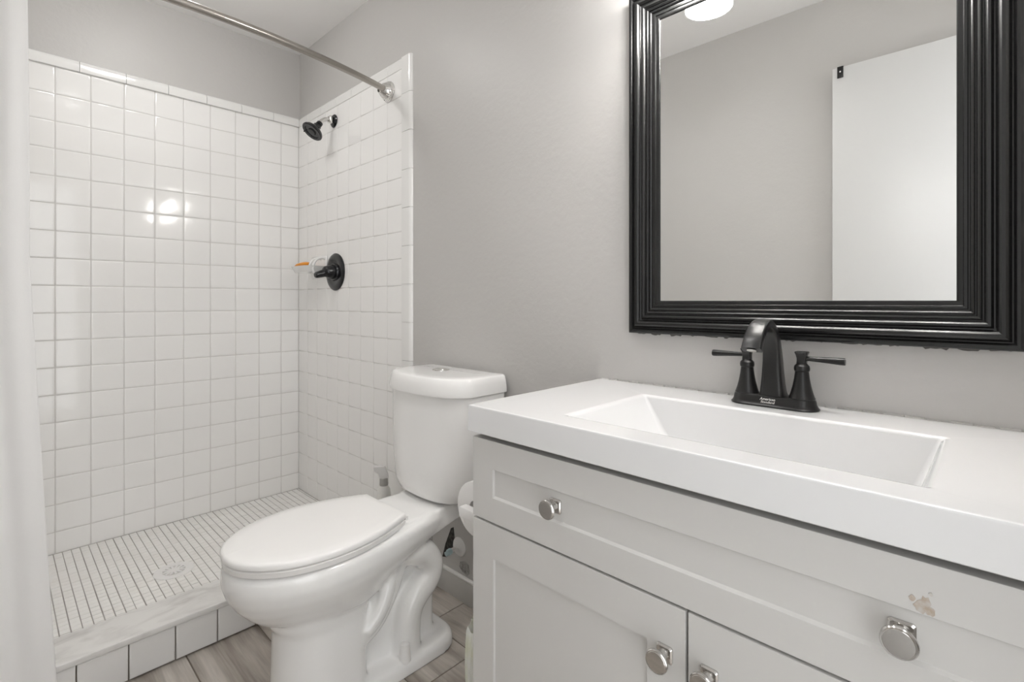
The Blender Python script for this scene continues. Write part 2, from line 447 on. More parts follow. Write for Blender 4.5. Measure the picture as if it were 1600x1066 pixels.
# shower pan: mosaic
PZ = 0.046; CY0, CY1 = 1.719, 1.862
pan = empty('shower_pan', (0.44, 2.28, 0), 'shower floor of tiny white square mosaic tiles with grey grout', 'shower floor')
bm = new(); box(bm, LX + 0.002, WX - 0.002, CY1 + 0.0008, DY - 0.002, 0.0, PZ - 0.0012)
obj('grout_bed', bm, M['mosaic_grout'], pan, smooth=False)
bm = new()
DC = (0.4675, 2.205)
p = 0.0268
us = [LX + T + p * k for k in range(int((WX - T - LX - T) / p) + 1)] ; vs_ = [CY1 + 0.001 + p * k for k in range(int((DY - T - CY1 - 0.001) / p) + 1)]
org = Vector((0, 0, PZ - 0.006))
for i, a in enumerate(us):
    sh = random.uniform(-0.0006, 0.0006)
    for b in vs_:
        b1 = min(b + p, DY - T - 0.001); a1 = min(a + p, WX - T)
        if b1 - b < 0.008 or a1 - a < 0.008: continue
        if math.hypot((a + a1) / 2 - DC[0], (b + b1) / 2 - DC[1]) < 0.053: continue
        gx, gy = 0.0030, 0.0018
        box_z = PZ + random.uniform(-0.0003, 0.0004)
        x0, x1, y0, y1 = a + gx / 2 + sh, a1 - gx / 2 + sh, b + gy / 2, b1 - gy / 2
        lo = [(x0, y0), (x1, y0), (x1, y1), (x0, y1)]; e = 0.0008
        hi = [(x0 + e, y0 + e), (x1 - e, y0 + e), (x1 - e, y1 - e), (x0 + e, y1 - e)]
        A = [bm.verts.new((*q, PZ - 0.004)) for q in lo]; B = [bm.verts.new((*q, box_z - 0.0005)) for q in lo]; D = [bm.verts.new((*q, box_z)) for q in hi]
        for r0, r1 in ((A, B), (B, D)):
            for k in range(4): bm.faces.new((r0[k], r0[(k + 1) % 4], r1[(k + 1) % 4], r1[k]))
        bm.faces.new(D)
obj('mosaic_tiles', bm, M['mosaic'], pan, sharp=25)

# drain
dr = empty('shower_drain', (DC[0], DC[1], PZ), 'round white shower drain with slots in the mosaic floor', 'drain')
bm = new(); lathe(bm, [(0.036, -0.004), (0.036, 0.0012), (0.038, 0.0022), (0.060, 0.0024), (0.064, 0.0010), (0.064, -0.004)], (*DC, PZ), n=48)
obj('flange', bm, M['white_plastic'], dr)
bm = new()
for k in range(12):
    a = 2 * PI * k / 12
    t = bmesh.new(); bmesh.ops.create_cube(t, size=1); bmesh.ops.scale(t, vec=(0.024, 0.0075, 0.004), verts=t.verts)
    merge(bm, t, Matrix.Translation((DC[0], DC[1], PZ)) @ Matrix.Rotation(a, 4, 'Z') @ Matrix.Translation((0.024, 0, 0.001)))
lathe(bm, [(0, 0.003), (0.013, 0.003), (0.014, -0.002)], (*DC, PZ), n=24)
obj('strainer', bm, M['white_plastic'], dr)
bm = new(); lathe(bm, [(0.0, 0.0), (0.037, 0.0)], (*DC, PZ - 0.0005), n=32); obj('drain_well', bm, M['grout'], dr)

# curb
curb = empty('shower_curb', (0.44, 1.79, 0), 'shower curb with a grey veined marble top and square white tiles on its face', 'curb')
CT = 0.1245
bm = new(); box(bm, LX + 0.002, WX - 0.002, CY0 + 0.0075, CY1, 0, CT - 0.018); obj('core', bm, M['dark_grout'], curb, smooth=False)
bm = new()
xs = sorted([0.2592 + 0.1098 * k for k in range(-4, 8)] + [WX - 0.003]); 
tiles(bm, (0, CY0 + 0.009, 0), (1, 0, 0), (0, 0, 1), (0, -1, 0), xs, [0.004, CT - 0.018], 0.003, 0.009, tilt=0.012)
obj('face_tiles', bm, M['curb_tile'], curb, sharp=60, label='single row of white tiles')
bm = new(); box(bm, LX + 0.002, WX - 0.002, CY0 - 0.006, CY1, CT - 0.018, CT, bev=0.003, seg=3)
obj('marble_top', bm, M['marble'], curb, label='grey marble slab')

# ---------------------------------------------------------------- shower fittings
XT = WX - T                                 # tile face
sv = empty('shower_valve', (XT, 2.271, H + 0.141), 'round black shower valve plate with a lever handle on white tile', 'shower valve')
c = (XT, 2.271, H + 0.141)
bm = new(); lathe(bm, [(0.0, 0), (0.089, 0), (0.0895, 0.004), (0.086, 0.008), (0.074, 0.0115), (0.060, 0.0125), (0.050, 0.010), (0.044, 0.010), (0.041, 0.016), (0.036, 0.017), (0, 0.017)], c, (-1, 0, 0), 64)
obj('escutcheon', bm, M['gloss_black'], sv)
bm = new(); lathe(bm, [(0, 0.012), (0.034, 0.012), (0.033, 0.030), (0.028, 0.045), (0.025, 0.056), (0.018, 0.062), (0, 0.064)], c, (-1, 0, 0), 40)
tube(bm, smooth_path([(XT - 0.040, 2.271, c[2] - 0.002, 0.021), (XT - 0.058, 2.273, c[2] - 0.008, 0.019), (XT - 0.078, 2.275, c[2] - 0.014, 0.0165), (XT - 0.094, 2.276, c[2] - 0.018, 0.0145), (XT - 0.101, 2.276, c[2] - 0.0195, 0.011)]), 0, 20)
obj('lever_handle', bm, M['gloss_black'], sv, sharp=50)

SZ = H + 0.869; SY = 2.287
sh = empty('showerhead', (XT, SY, SZ), 'small black shower head on a short bent chrome arm', 'shower head')
bm = new(); lathe(bm, [(0, 0), (0.031, 0), (0.0315, 0.003), (0.027, 0.008), (0.016, 0.012), (0, 0.012)], (XT, SY, SZ), (-1, 0, 0), 40)
obj('flange', bm, M['gloss_black'], sh, label='round black wall flange')
arm = smooth_path([(XT - 0.005, SY, SZ), (XT - 0.025, SY, SZ + 0.001), (XT - 0.045, SY, SZ - 0.003), (XT - 0.063, SY, SZ - 0.016), (XT - 0.074, SY, SZ - 0.031)])
bm = new(); tube(bm, arm, 0.0095, 20); obj('arm', bm, M['chrome'], sh, label='bent chrome arm')
bm = new()
lathe(bm, [(0.010, 0), (0.0165, 0.001), (0.0175, 0.005), (0.0175, 0.012), (0.0165, 0.016), (0.010, 0.017)], (XT - 0.014, SY, SZ), (-1, 0, 0), 12)
lathe(bm, [(0, -0.019), (0.006, -0.018), (0.0075, -0.010), (0.0075, 0.010), (0.006, 0.018), (0, 0.019)], (XT - 0.023, SY - 0.012, SZ), (0, 0.15, 1), 16)
obj('nut', bm, M['chrome'], sh, label='chrome clamp nut')
hd = Vector((-0.61, 0.0, -0.79)).normalized(); hb = Vector((XT - 0.072, SY, SZ - 0.029))
bm = new()
lathe(bm, [(0, -0.004), (0.0125, -0.004), (0.0145, 0), (0.0145, 0.010), (0.012, 0.012), (0.012, 0.016), (0.018, 0.019), (0.019, 0.027), (0.022, 0.032), (0.031, 0.039), (0.044, 0.048), (0.0495, 0.055), (0.0505, 0.062), (0.047, 0.066), (0.036, 0.065), (0.034, 0.061), (0.019, 0.061), (0.017, 0.066), (0, 0.067)], hb, hd, 48)
head = obj('spray_head', bm, M['gloss_black'], sh, sharp=30)
side = hd.orthogonal().normalized()
bm = new(); q = hb + hd * 0.062 + Vector((-0.25, -0.1, -0.0)).normalized() * 0.030
tube(bm, [q, q + hd * 0.012 + Vector((-0.008, 0, -0.002))], 0.0028, 8); obj('spray_selector', bm, M['gloss_black'], head)

# curved curtain rod
RY, RZ = 1.805, H + 0.869
rod = empty('shower_curtain_rod', (0.44, RY, RZ), 'curved brushed steel shower curtain rod across the shower opening', 'curtain rod')
def rod_y(x):
    s = (x - (WX + LX) / 2) / ((WX - LX) / 2); return RY - 0.108 * (1 - s * s)
xa, xb = LX + T + 0.03, XT - 0.03
bm = new(); tube(bm, [(xa + (xb - xa) * i / 40, rod_y(xa + (xb - xa) * i / 40), RZ) for i in range(41)], 0.0125, 24)
obj('rod', bm, M['steel'], rod)
for xx, s in ((XT, -1), (LX + T, 1)):
    bm = new(); lathe(bm, [(0, 0), (0.041, 0), (0.042, 0.003), (0.0405, 0.005), (0.0405, 0.008), (0.038, 0.010), (0.038, 0.013), (0.035, 0.015), (0.033, 0.022), (0.027, 0.032), (0.020, 0.040), (0.0165, 0.046), (0.014, 0.047)], (xx, RY, RZ), (s, 0, 0), 40)
    fl = obj('end_flange', bm, M['chrome'], rod, sharp=25, label='polished ridged flange')

# curtain, gathered at the left
cur = empty('shower_curtain', (-0.09, 1.73, 0.05), 'plain white fabric shower curtain pulled to the left end of the rod', 'shower curtain')
bm = new(); NU, NV = 90, 60; rows = []
for j in range(NV + 1):
    v = j / NV; z = RZ - 0.045 - v * (RZ - 0.045 - 0.045)
    xr = 0.058 if v < 0.40 else 0.058 + (v - 0.40) / 0.60 * 0.058
    xr += 0.004 * math.sin(v * 5)
    row = []
    for i in range(NU + 1):
        u = i / NU; x = LX + 0.018 + (xr - LX - 0.018) * u
        yt = rod_y(min(max(x, LX + 0.02), WX)) ; yb = 1.678
        k = min(1, max(0, (v - 0.05) / 0.85)); y = yt * (1 - k) + yb * k
        amp = (0.013 * (1 - k) + 0.006 * k) * (1 - 0.75 * max(0, (u - 0.55) / 0.45))
        y += amp * math.sin(u * 5.2 * 2 * PI + 0.5 * math.sin(v * 4)) - 0.006
        # fold creases from the packet
        for cz in (1.00, 0.76, 0.50, 0.27): y -= 0.0030 * math.exp(-((z - cz) / 0.006) ** 2)
        row.append(bm.verts.new((x, y, z)))
    rows.append(row)
for a, b in zip(rows, rows[1:]):
    for i in range(NU): bm.faces.new((a[i], a[i + 1], b[i + 1], b[i]))
co = obj('curtain_panel', bm, M['fabric'], cur, sharp=180)
sm = co.modifiers.new('thickness', 'SOLIDIFY'); sm.thickness = 0.0012
for k in range(5):
    x = LX + 0.03 + k * 0.068; y = rod_y(x)
    bm = new(); tube(bm, [(x, y + 0.026 * math.cos(a), RZ - 0.012 + 0.030 * math.sin(a)) for a in [2 * PI * i / 24 for i in range(25)]], 0.0016, 8)
    obj('curtain_ring', bm, M['chrome'], cur)

# soap dish with orange bar
sd = empty('soap_dish', (XT, 2.44, H + 0.13), 'white ceramic soap dish stuck on the shower tile beside the black valve', 'soap dish')
bm = new(); box(bm, XT - 0.010, XT, 2.355, 2.515, H + 0.115, H + 0.225, bev=0.004, seg=3)
obj('back_plate', bm, M['tile'], sd)
bm = new(); zt = H + 0.164
outer = [rrect(XT - 0.095, XT - 0.006, 2.365, 2.535, 0.03, zt - 0.022), rrect(XT - 0.108, XT - 0.006, 2.355, 2.548, 0.035, zt + 0.004), rrect(XT - 0.110, XT - 0.006, 2.353, 2.550, 0.035, zt + 0.009),
         rrect(XT - 0.104, XT - 0.008, 2.359, 2.544, 0.032, zt + 0.009), rrect(XT - 0.092, XT - 0.014, 2.372, 2.528, 0.026, zt - 0.010)]
loft(bm, outer); obj('tray', bm, M['bullnose'], sd, sharp=50)
bm = new()
for yy in (2.365, 2.405):
    tube(bm, smooth_path([(XT - 0.004, yy, zt + 0.045), (XT - 0.030, yy, zt + 0.048), (XT - 0.060, yy - 0.002, zt + 0.030), (XT - 0.072, yy - 0.004, zt - 0.004), (XT - 0.066, yy - 0.004, zt - 0.024)]), 0.0065, 12)
obj('grip_bar', bm, M['bullnose'], sd, sharp=60)
bm = new()
tube(bm, smooth_path([(XT - 0.085, 2.535, zt + 0.010, 0.004), (XT - 0.078, 2.520, zt + 0.016, 0.011), (XT - 0.070, 2.480, zt + 0.020, 0.0145), (XT - 0.062, 2.445, zt + 0.022, 0.013), (XT - 0.056, 2.425, zt + 0.025, 0.005)]), 0, 20)
bmesh.ops.scale(bm, vec=(1, 1, 0.8), space=Matrix.Translation((0, 0, -(zt + 0.016))), verts=bm.verts)
obj('soap_bar', bm, M['orange'], label='slim orange bar lying in the white soap dish', cat='soap', sharp=80)

# ---------------------------------------------------------------- toilet
TY = 1.312
toi = empty('toilet', (0.85, TY, 0), 'white two piece toilet with its lid closed, between the shower curb and vanity', 'toilet')

def egg(x0, x1, hw, z, cy, n=56, back=0.60, pw=2.2, ycut=None):
    """outline: pointed-round at x0 (front), squarer at x1 (wall side)"""
    out = []
    xm = x0 + (x1 - x0) * 0.52
    for i in range(n):
        a = 2 * PI * i / n; ca, sa = math.cos(a), math.sin(a)
        if ca < 0:
            x = xm - (xm - x0) * abs(ca) ** (2 / 2.0); y = hw * math.copysign(abs(sa) ** (2 / 2.0), sa)
        else:
            x = xm + (x1 - xm) * abs(ca) ** (2 / pw); y = hw * math.copysign(abs(sa) ** (2 / pw), sa)
        out.append(Vector((x, cy + y, z)))
    return out

def lid_outline(z, ins=0.0, x0=0.372, xb=0.808, cy0=1.300, n=60):
    """elongated lid: half widths given along the length"""
    st = [(0.0, 0.0), (0.006, 0.038), (0.025, 0.076), (0.06, 0.112), (0.11, 0.143), (0.17, 0.160), (0.23, 0.165), (0.29, 0.160), (0.35, 0.146), (0.40, 0.128), (0.435, 0.112), (0.450, 0.105)]
    st = smooth_path(st, 4)
    L = xb - x0
    up = []; dn = []
    for s, h in st:
        s = s / 0.45; hh = max(h - ins * (0.3 + 0.7 * min(1, h / 0.05)), 0.0004)
        x = x0 + ins + (L - 2 * ins) * s
        up.append(Vector((x, cy0 + hh, z))); dn.append(Vector((x, cy0 - hh, z)))
    return dn + up[::-1][0:-1] if False else dn + up[::-1]

# porcelain bowl + base as one continuous body
bm = new()
CB = 1.300
def rim(x0, x1, hw, z, he, n=56):
    """rounded front, widest at the middle, sides tapering straight to half width he at x1"""
    out = []; xm = x0 + 0.225; half = n // 2
    side = []
    for i in range(half // 2 + 1):
        a = PI / 2 * i / (half // 2)
        side.append((xm - (xm - x0) * math.cos(a), hw * math.sin(a)))
    k = half - half // 2
    for i in range(1, k):
        u = i / (k - 1); x = xm + (x1 - xm) * u
        side.append((x, hw + (he - hw) * (u ** 1.5)))
    for x, y in side: out.append(Vector((x, CB - y, z)))
    for x, y in side[:0:-1]: out.append(Vector((x, CB + y, z)))
    return out
sec = [(0.418, 0.378, 0.93, 0.160, 0.100), (0.405, 0.372, 0.935, 0.167, 0.108), (0.375, 0.371, 0.92, 0.168, 0.108), (0.345, 0.380, 0.865, 0.160, 0.108), (0.315, 0.398, 0.805, 0.146, 0.100),
       (0.285, 0.424, 0.765, 0.128, 0.090), (0.260, 0.452, 0.74, 0.113, 0.085)]
t = bmesh.new(); loft(t, [rim(a, b, h, z, e) for z, a, b, h, e in sec]); merge(bm, t)
loops = [egg(a, b, h, z, CB, pw=5.0) for z, a, b, h in ((0.275, 0.47, 0.72, 0.104), (0.240, 0.476, 0.715, 0.103), (0.220, 0.488, 0.708, 0.100), (0.12, 0.486, 0.705, 0.104), (0.0, 0.480, 0.705, 0.112))]
t = bmesh.new(); loft(t, loops); merge(bm, t)
# rear deck under the tank
t = bmesh.new()
loft(t, [[Vector((x, y, z)) for x, z in ((0.70, 0.425), (1.02, 0.425), (1.05, 0.405), (1.045, 0.385), (0.98, 0.372), (0.90, 0.352), (0.80, 0.322), (0.72, 0.295))] for y in (CB - 0.105, CB + 0.108)])
merge(bm, t)
t = bmesh.new()
loft(t, [[Vector((x, y, z)) for x, z in ((0.93, 0.428), (1.09, 0.428), (1.09, 0.392), (0.93, 0.385))] for y in (CB - 0.103, CB + 0.106)])
merge(bm, t)
# rear web and foot
t = bmesh.new(); loft(t, [rrect(0.60, 0.955, CB - 0.055, CB + 0.055, 0.03, z) for z in (0.0, 0.20, 0.36)]); merge(bm, t)
t = bmesh.new(); loft(t, [rrect(0.50, 1.005, CB - 0.122, CB + 0.122, 0.075, 0.0, 8), rrect(0.50, 1.003, CB - 0.120, CB + 0.120, 0.075, 0.030, 8), rrect(0.50, 0.990, CB - 0.108, CB + 0.108, 0.065, 0.042, 8)]); merge(bm, t)
# moulded trapway on both flanks
for s in (-1, 1):
    yy = CB + s * 0.068
    t = bmesh.new()
    tube(t, smooth_path([(0.80, yy - s * 0.02, 0.345, 0.036), (0.850, yy, 0.322, 0.041), (0.895, yy, 0.298, 0.042), (0.918, yy, 0.258, 0.042), (0.905, yy, 0.220, 0.042), (0.872, yy, 0.194, 0.042), (0.845, yy, 0.160, 0.041), (0.836, yy, 0.105, 0.040), (0.836, yy, 0.030, 0.042)]), 0, 24)
    merge(bm, t)
    t = bmesh.new()
    tube(t, smooth_path([(0.815, yy - s * 0.016, 0.335, 0.034), (0.790, yy - s * 0.014, 0.275, 0.040), (0.755, yy - s * 0.012, 0.215, 0.042), (0.715, yy - s * 0.010, 0.170, 0.042), (0.66, yy - s * 0.01, 0.145, 0.040)]), 0, 20)
    merge(bm, t)
    t = bmesh.new()
    tube(t, smooth_path([(0.775, yy + s * 0.006, 0.330, 0.022), (0.760, yy + s * 0.020, 0.260, 0.021), (0.728, yy + s * 0.024, 0.200, 0.020), (0.690, yy + s * 0.022, 0.165, 0.018)]), 0, 16)
    merge(bm, t)
bmesh.ops.recalc_face_normals(bm, faces=bm.faces)
me = bpy.data.meshes.new('bowl_raw'); bm.to_mesh(me); bm.free()
tmp = bpy.data.objects.new('bowl_raw', me); C.objects.link(tmp)
rm = tmp.modifiers.new('r', 'REMESH'); rm.mode = 'VOXEL'; rm.voxel_size = 0.0045
s2 = tmp.modifiers.new('s', 'SMOOTH'); s2.factor = 0.5; s2.iterations = 20
dg = bpy.context.evaluated_depsgraph_get()
me2 = bpy.data.meshes.new_from_object(tmp.evaluated_get(dg))
bpy.data.objects.remove(tmp); bpy.data.meshes.remove(me)
me2.materials.clear()
body = finish('bowl', me2, M['porcelain'], toi, sharp=180)

# seat ring and lid
bm = new(); loft(bm, [lid_outline(0.419, 0.006), lid_outline(0.421, 0.002), lid_outline(0.434, 0.000), lid_outline(0.437, 0.004)])
obj('seat', bm, M['seat'], toi, sharp=50)
bm = new(); loft(bm, [lid_outline(0.4385, 0.006), lid_outline(0.4395, 0.000), lid_outline(0.449, -0.001), lid_outline(0.4535, 0.002), lid_outline(0.4555, 0.006), lid_outline(0.457, 0.030), lid_outline(0.4575, 0.060)])
obj('lid', bm, M['seat'], toi, sharp=50)
for yy in (CB - 0.072, CB + 0.005 + 0.068):
    bm = new(); box(bm, 0.800, 0.830, yy - 0.016, yy + 0.016, 0.422, 0.4375, bev=0.005, seg=3)
    h = obj('seat_hinge', bm, M['seat'], toi)
    bm = new(); tube(bm, [(0.815, yy - 0.0175, 0.431), (0.815, yy + 0.0175, 0.431)], 0.0032, 12); obj('hinge_pin', bm, M['cab_dark'], h)
# bolt caps
for s in (-1, 1):
    bm = new(); lathe(bm, [(0, 0), (0.0175, 0), (0.0170, 0.004), (0.0135, 0.038), (0.0125, 0.047), (0.008, 0.051), (0, 0.052)], (0.808, CB + s * 0.101, 0.037), n=28)
    obj('bolt_cap', bm, M['white_plastic'], toi, label='tall white plastic bolt cap')

def dshape(xb, xs, xf, hw, z, n=40, cy=TY, r=0.018):
    """flat back at xb, rounded back corners, sides to xs, bowed front to xf"""
    pts = []
    for s in range(5):
        a = PI / 2 * s / 4; pts.append((xb - r + r * math.cos(a), hw - r + r * math.sin(a)))
    xm = xs + 0.045; p_ = 2.45
    for i in range(n + 1):
        th = PI / 2 - PI * i / n
        si, co = math.sin(th), max(0.0, math.cos(th))
        pts.append((xm - (xm - xf) * co ** (2 / p_), hw * math.copysign(abs(si) ** (2 / p_), si)))
    for s in range(5):
        a = -PI / 2 + PI / 2 * s / 4; pts.append((xb - r + r * math.cos(a), -hw + r + r * math.sin(a)))
    return [Vector((x, cy + y, z)) for x, y in pts]

bm = new()
tk = [(0.430, 1.095, 0.995, 0.955, 0.128), (0.433, 1.110, 0.980, 0.935, 0.150), (0.445, 1.118, 0.972, 0.920, 0.164), (0.475, 1.125, 0.966, 0.911, 0.175), (0.56, 1.128, 0.966, 0.908, 0.187),
      (0.66, 1.130, 0.970, 0.908, 0.194), (0.72, 1.130, 0.975, 0.909, 0.198), (0.766, 1.130, 0.978, 0.910, 0.202)]
loft(bm, [dshape(b, s, f, h, z) for z, b, s, f, h in tk])
obj('tank', bm, M['porcelain'], toi, sharp=60)
bm = new()
tl = [(0.7665, 1.134, 0.972, 0.901, 0.202), (0.7675, 1.136, 0.970, 0.897, 0.206), (0.780, 1.136, 0.970, 0.896, 0.206), (0.800, 1.135, 0.974, 0.900, 0.204), (0.8165, 1.133, 0.978, 0.905, 0.201), (0.8205, 1.131, 0.981, 0.909, 0.198), (0.8223, 1.127, 0.987, 0.916, 0.192), (0.8232, 1.110, 1.005, 0.945, 0.170), (0.8240, 1.080, 1.02, 0.985, 0.12)]
loft(bm, [dshape(b, s, f, h, z) for z, b, s, f, h in tl])
obj('tank_lid', bm, M['porcelain'], toi, sharp=60)
bm = new(); lathe(bm, [(0, 0), (0.029, 0), (0.029, 0.0025), (0.027, 0.004), (0.0235, 0.004), (0.0225, 0.0025), (0.0215, 0.0045), (0, 0.005)], (1.036, TY + 0.016, 0.8232), n=40)
obj('flush_button', bm, M['chrome'], toi, label='round chrome dual flush button')

# water stop valve
vz = H - 0.872; vy = 1.365
ws = empty('water_stop_valve', (WX, vy, vz), 'white round wall plate and pale blue stop valve low behind the toilet', 'valve')
bm = new(); lathe(bm, [(0, 0), (0.033, 0), (0.0325, 0.003), (0.026, 0.009), (0.012, 0.013), (0, 0.013)], (WX, vy, vz), (-1, 0, 0), 32); obj('wall_plate', bm, M['white_plastic'], ws)
bm = new(); tube(bm, [(WX - 0.01, vy, vz), (WX - 0.045, vy, vz)], 0.007, 14); obj('pipe_stub', bm, M['white_plastic'], ws)
bm = new(); lathe(bm, [(0, 0), (0.010, 0), (0.011, 0.004), (0.011, 0.014), (0.008, 0.017), (0.008, 0.024), (0, 0.025)], (WX - 0.038, vy, vz - 0.001), (-1, 0.1, -0.25), 10); obj('valve_body', bm, M['teal'], ws, label='pale blue valve body')

# spray bottle standing on the end of the curb
bx, by = 1.085, 1.758
sb = empty('spray_bottle', (bx, by, CT), 'white spray bottle half hidden behind the toilet, on the curb end', 'bottle')
bm = new(); lathe(bm, [(0, 0), (0.026, 0), (0.028, 0.004), (0.028, 0.150), (0.025, 0.175), (0.0155, 0.192), (0.0145, 0.197), (0, 0.197)], (bx, by, CT), n=32); obj('body', bm, M['bottle'], sb)
bm = new(); lathe(bm, [(0, 0.192), (0.0165, 0.192), (0.0175, 0.196), (0.0165, 0.222), (0.012, 0.226), (0, 0.226)], (bx, by, CT), n=24); obj('collar', bm, M['grey_plastic'], sb, label='grey screw collar')
bm = new()
hx = smooth_path([(bx + 0.026, by - 0.012, CT + 0.230), (bx + 0.012, by - 0.004, CT + 0.262), (bx - 0.008, by + 0.004, CT + 0.272), (bx - 0.040, by + 0.02, CT + 0.274)], 4)
loft(bm, [rrect(-0.018, 0.018, -0.011, 0.011, 0.005, 0.222 + 0.0 * k) for k in (0,)] + [rrect(-0.022, 0.016, -0.012, 0.012, 0.005, 0.240), rrect(-0.040, 0.012, -0.011, 0.011, 0.005, 0.252), rrect(-0.042, 0.004, -0.009, 0.009, 0.004, 0.268)])
bmesh.ops.transform(bm, matrix=Matrix.Translation((bx, by, CT)) @ Matrix.Rotation(-0.6, 4, 'Z'), verts=bm.verts)
hd_ = obj('trigger_head', bm, M['white_plastic'], sb, sharp=50)

# ---------------------------------------------------------------- vanity
VY0, VY1 = -0.140, 0.767
VF = 0.681                                 # face of doors and drawer
van = empty('vanity_cabinet', (0.92, (VY0 + VY1) / 2, 0), 'white shaker vanity cabinet with one wide drawer front over two doors', 'cabinet')
bm = new()
box(bm, VF + 0.021, WX - 0.003, VY0, VY0 + 0.016, 0, H - 0.264, bev=0.001)
box(bm, VF + 0.021, WX - 0.003, VY1 - 0.016, VY1, 0, H - 0.264, bev=0.001)
box(bm, VF + 0.075, VF + 0.09, VY0 + 0.016, VY1 - 0.016, 0, 0.09)
box(bm, VF + 0.021, WX - 0.02, VY0 + 0.016, VY1 - 0.016, 0.09, 0.105)
box(bm, WX - 0.02, WX - 0.003, VY0 + 0.016, VY1 - 0.016, 0.105, H - 0.264)
box(bm, VF + 0.021, VF + 0.036, VY0 + 0.016, VY1 - 0.016, H - 0.285, H - 0.264)
box(bm, VF + 0.021, VF + 0.036, VY0 + 0.016, VY1 - 0.016, H - 0.455, H - 0.425)
box(bm, VF + 0.021, VF + 0.036, 0.300, 0.324, 0.105, H - 0.455)
obj('body', bm, M['cabinet'], van)

def shaker(name, y0, y1, z0, z1, rail_t, rail_b, stile):
    bm = new(); x0, x1 = VF, VF + 0.020; xr = VF + 0.0045; e = 0.0016
    def loop(x, a, b, c, d): return [Vector((x, a, c)), Vector((x, b, c)), Vector((x, b, d)), Vector((x, a, d))]
    L = [loop(x1, y0, y1, z0, z1), loop(x0 + 0.0018, y0, y1, z0, z1), loop(x0 + 0.0005, y0 + 0.0005, y1 - 0.0005, z0 + 0.0005, z1 - 0.0005), loop(x0, y0 + 0.0018, y1 - 0.0018, z0 + 0.0018, z1 - 0.0018),
         loop(x0, y0 + stile, y1 - stile, z0 + rail_b, z1 - rail_t), loop(x0 + 0.0008, y0 + stile + 0.0006, y1 - stile - 0.0006, z0 + rail_b + 0.0006, z1 - rail_t - 0.0006),
         loop(xr, y0 + stile + e, y1 - stile - e, z0 + rail_b + e + 0.002, z1 - rail_t - 0.0012)]
    loft(bm, L)
    o = obj(name, bm, M['cabinet'], van, sharp=40); flat_normals(o)
    return o

def knob(y, z, x, parent, sc=1.0):
    bm = new()
    loft(bm, [[Vector((x - h, y + p.x, z + p.y)) for p in rrect(-w, w, -w, w, 0.0035, 0)] for h, w in ((-0.0003, 0.0125), (0.0025, 0.0125), (0.0045, 0.0105))])
    k = obj('knob', bm, M['nickel'], parent, label='square based round chrome knob')
    bm = new()
    lathe(bm, [(0, 0.003), (0.0085, 0.003), (0.0065, 0.008), (0.006, 0.013), (0.009, 0.018), (0.0155, 0.0215), (0.0172, 0.0240), (0.0170, 0.0265), (0.0158, 0.0280), (0.0145, 0.0278), (0.0140, 0.0283), (0, 0.0290)], (x, y, z), (-1, 0, 0), 40)
    obj('knob_face', bm, M['nickel'], k, sharp=25)
dz1, dz0 = H - 0.2755, H - 0.4365
df = shaker('drawer_front', VY0 + 0.001, VY1, dz0, dz1, 0.0555, 0.049, 0.058)
knob(0.553, H - 0.359, VF + 0.0045, df); knob(0.071, H - 0.359, VF + 0.0045, df)
d1 = shaker('door', 0.3145, VY1, 0.100, H - 0.4405, 0.066, 0.062, 0.060)
knob(0.3455, H - 0.514, VF, d1)
d2 = shaker('door', VY0 + 0.001, 0.3105, 0.100, H - 0.4405, 0.066, 0.062, 0.060)
knob(0.280, H - 0.514, VF, d2)
# chipped brown mark on the drawer front above the second knob
bm = new()
for ci_, (cy_, cz_, r) in enumerate(((0.051, -0.3175, 0.0060), (0.055, -0.3235, 0.0066), (0.047, -0.3255, 0.0045), (0.062, -0.3165, 0.003), (0.0465, -0.307, 0.0018))):
    pts = [Vector((VF - 0.0004 - 0.00012 * ci_, cy_ + r * random.uniform(0.6, 1.1) * math.cos(a), H + cz_ + r * random.uniform(0.7, 1.3) * math.sin(a))) for a in [2 * PI * i / 12 for i in range(12)]]
    loft(bm, [[q + Vector((0.0006, 0, 0)) for q in pts], pts])
obj('paint_chip', bm, M['stain'], df, label='brown chipped patch')

# one-piece sink top
CZT = H - 0.2100; CZB = H - 0.2635; CX0 = 0.671; CX1 = WX - 0.001; CYL = 0.772; CYR = -0.145
bm = new()
x0, x1, y0, y1 = 0.737, 1.018, 0.053, 0.566     # basin mouth
def rr(a, b, c, d, r, z): return rrect(a, b, c, d, r, z, 6)
loops = [rr(CX0 + 0.012, CX1, CYR, CYL - 0.012, 0.001, CZB), rr(CX0 + 0.001, CX1, CYR, CYL - 0.001, 0.001, CZB), rr(CX0, CX1, CYR, CYL, 0.002, CZB + 0.001), rr(CX0, CX1, CYR, CYL, 0.002, CZT - 0.004),
         rr(CX0 + 0.0012, CX1, CYR, CYL - 0.0012, 0.002, CZT - 0.0012), rr(CX0 + 0.004, CX1, CYR, CYL - 0.004, 0.002, CZT),
         rr(x0 - 0.010, x1 + 0.006, y0 - 0.008, y1 + 0.010, 0.010, CZT), rr(x0 - 0.002, x1 + 0.0015, y0 - 0.002, y1 + 0.002, 0.006, CZT - 0.0015), rr(x0 + 0.004, x1 - 0.002, y0 + 0.004, y1 - 0.004, 0.006, CZT - 0.006),
         rr(x0 + 0.020, x1 - 0.012, y0 + 0.030, y1 - 0.060, 0.012, CZT - 0.090), rr(x0 + 0.030, x1 - 0.022, y0 + 0.042, y1 - 0.075, 0.016, CZT - 0.103), rr(x0 + 0.10, x1 - 0.10, y0 + 0.16, y1 - 0.18, 0.02, CZT - 0.112)]
loft(bm, loops, cap=False)
bm.verts.ensure_lookup_table()
f = bm.faces.new(bm.verts[-28:])
top = obj('sink_countertop', bm, M['marble_top'], label='glossy white one piece sink top with a wide rectangular basin, on the vanity', cat='sink', sharp=40)
flat_normals(top)
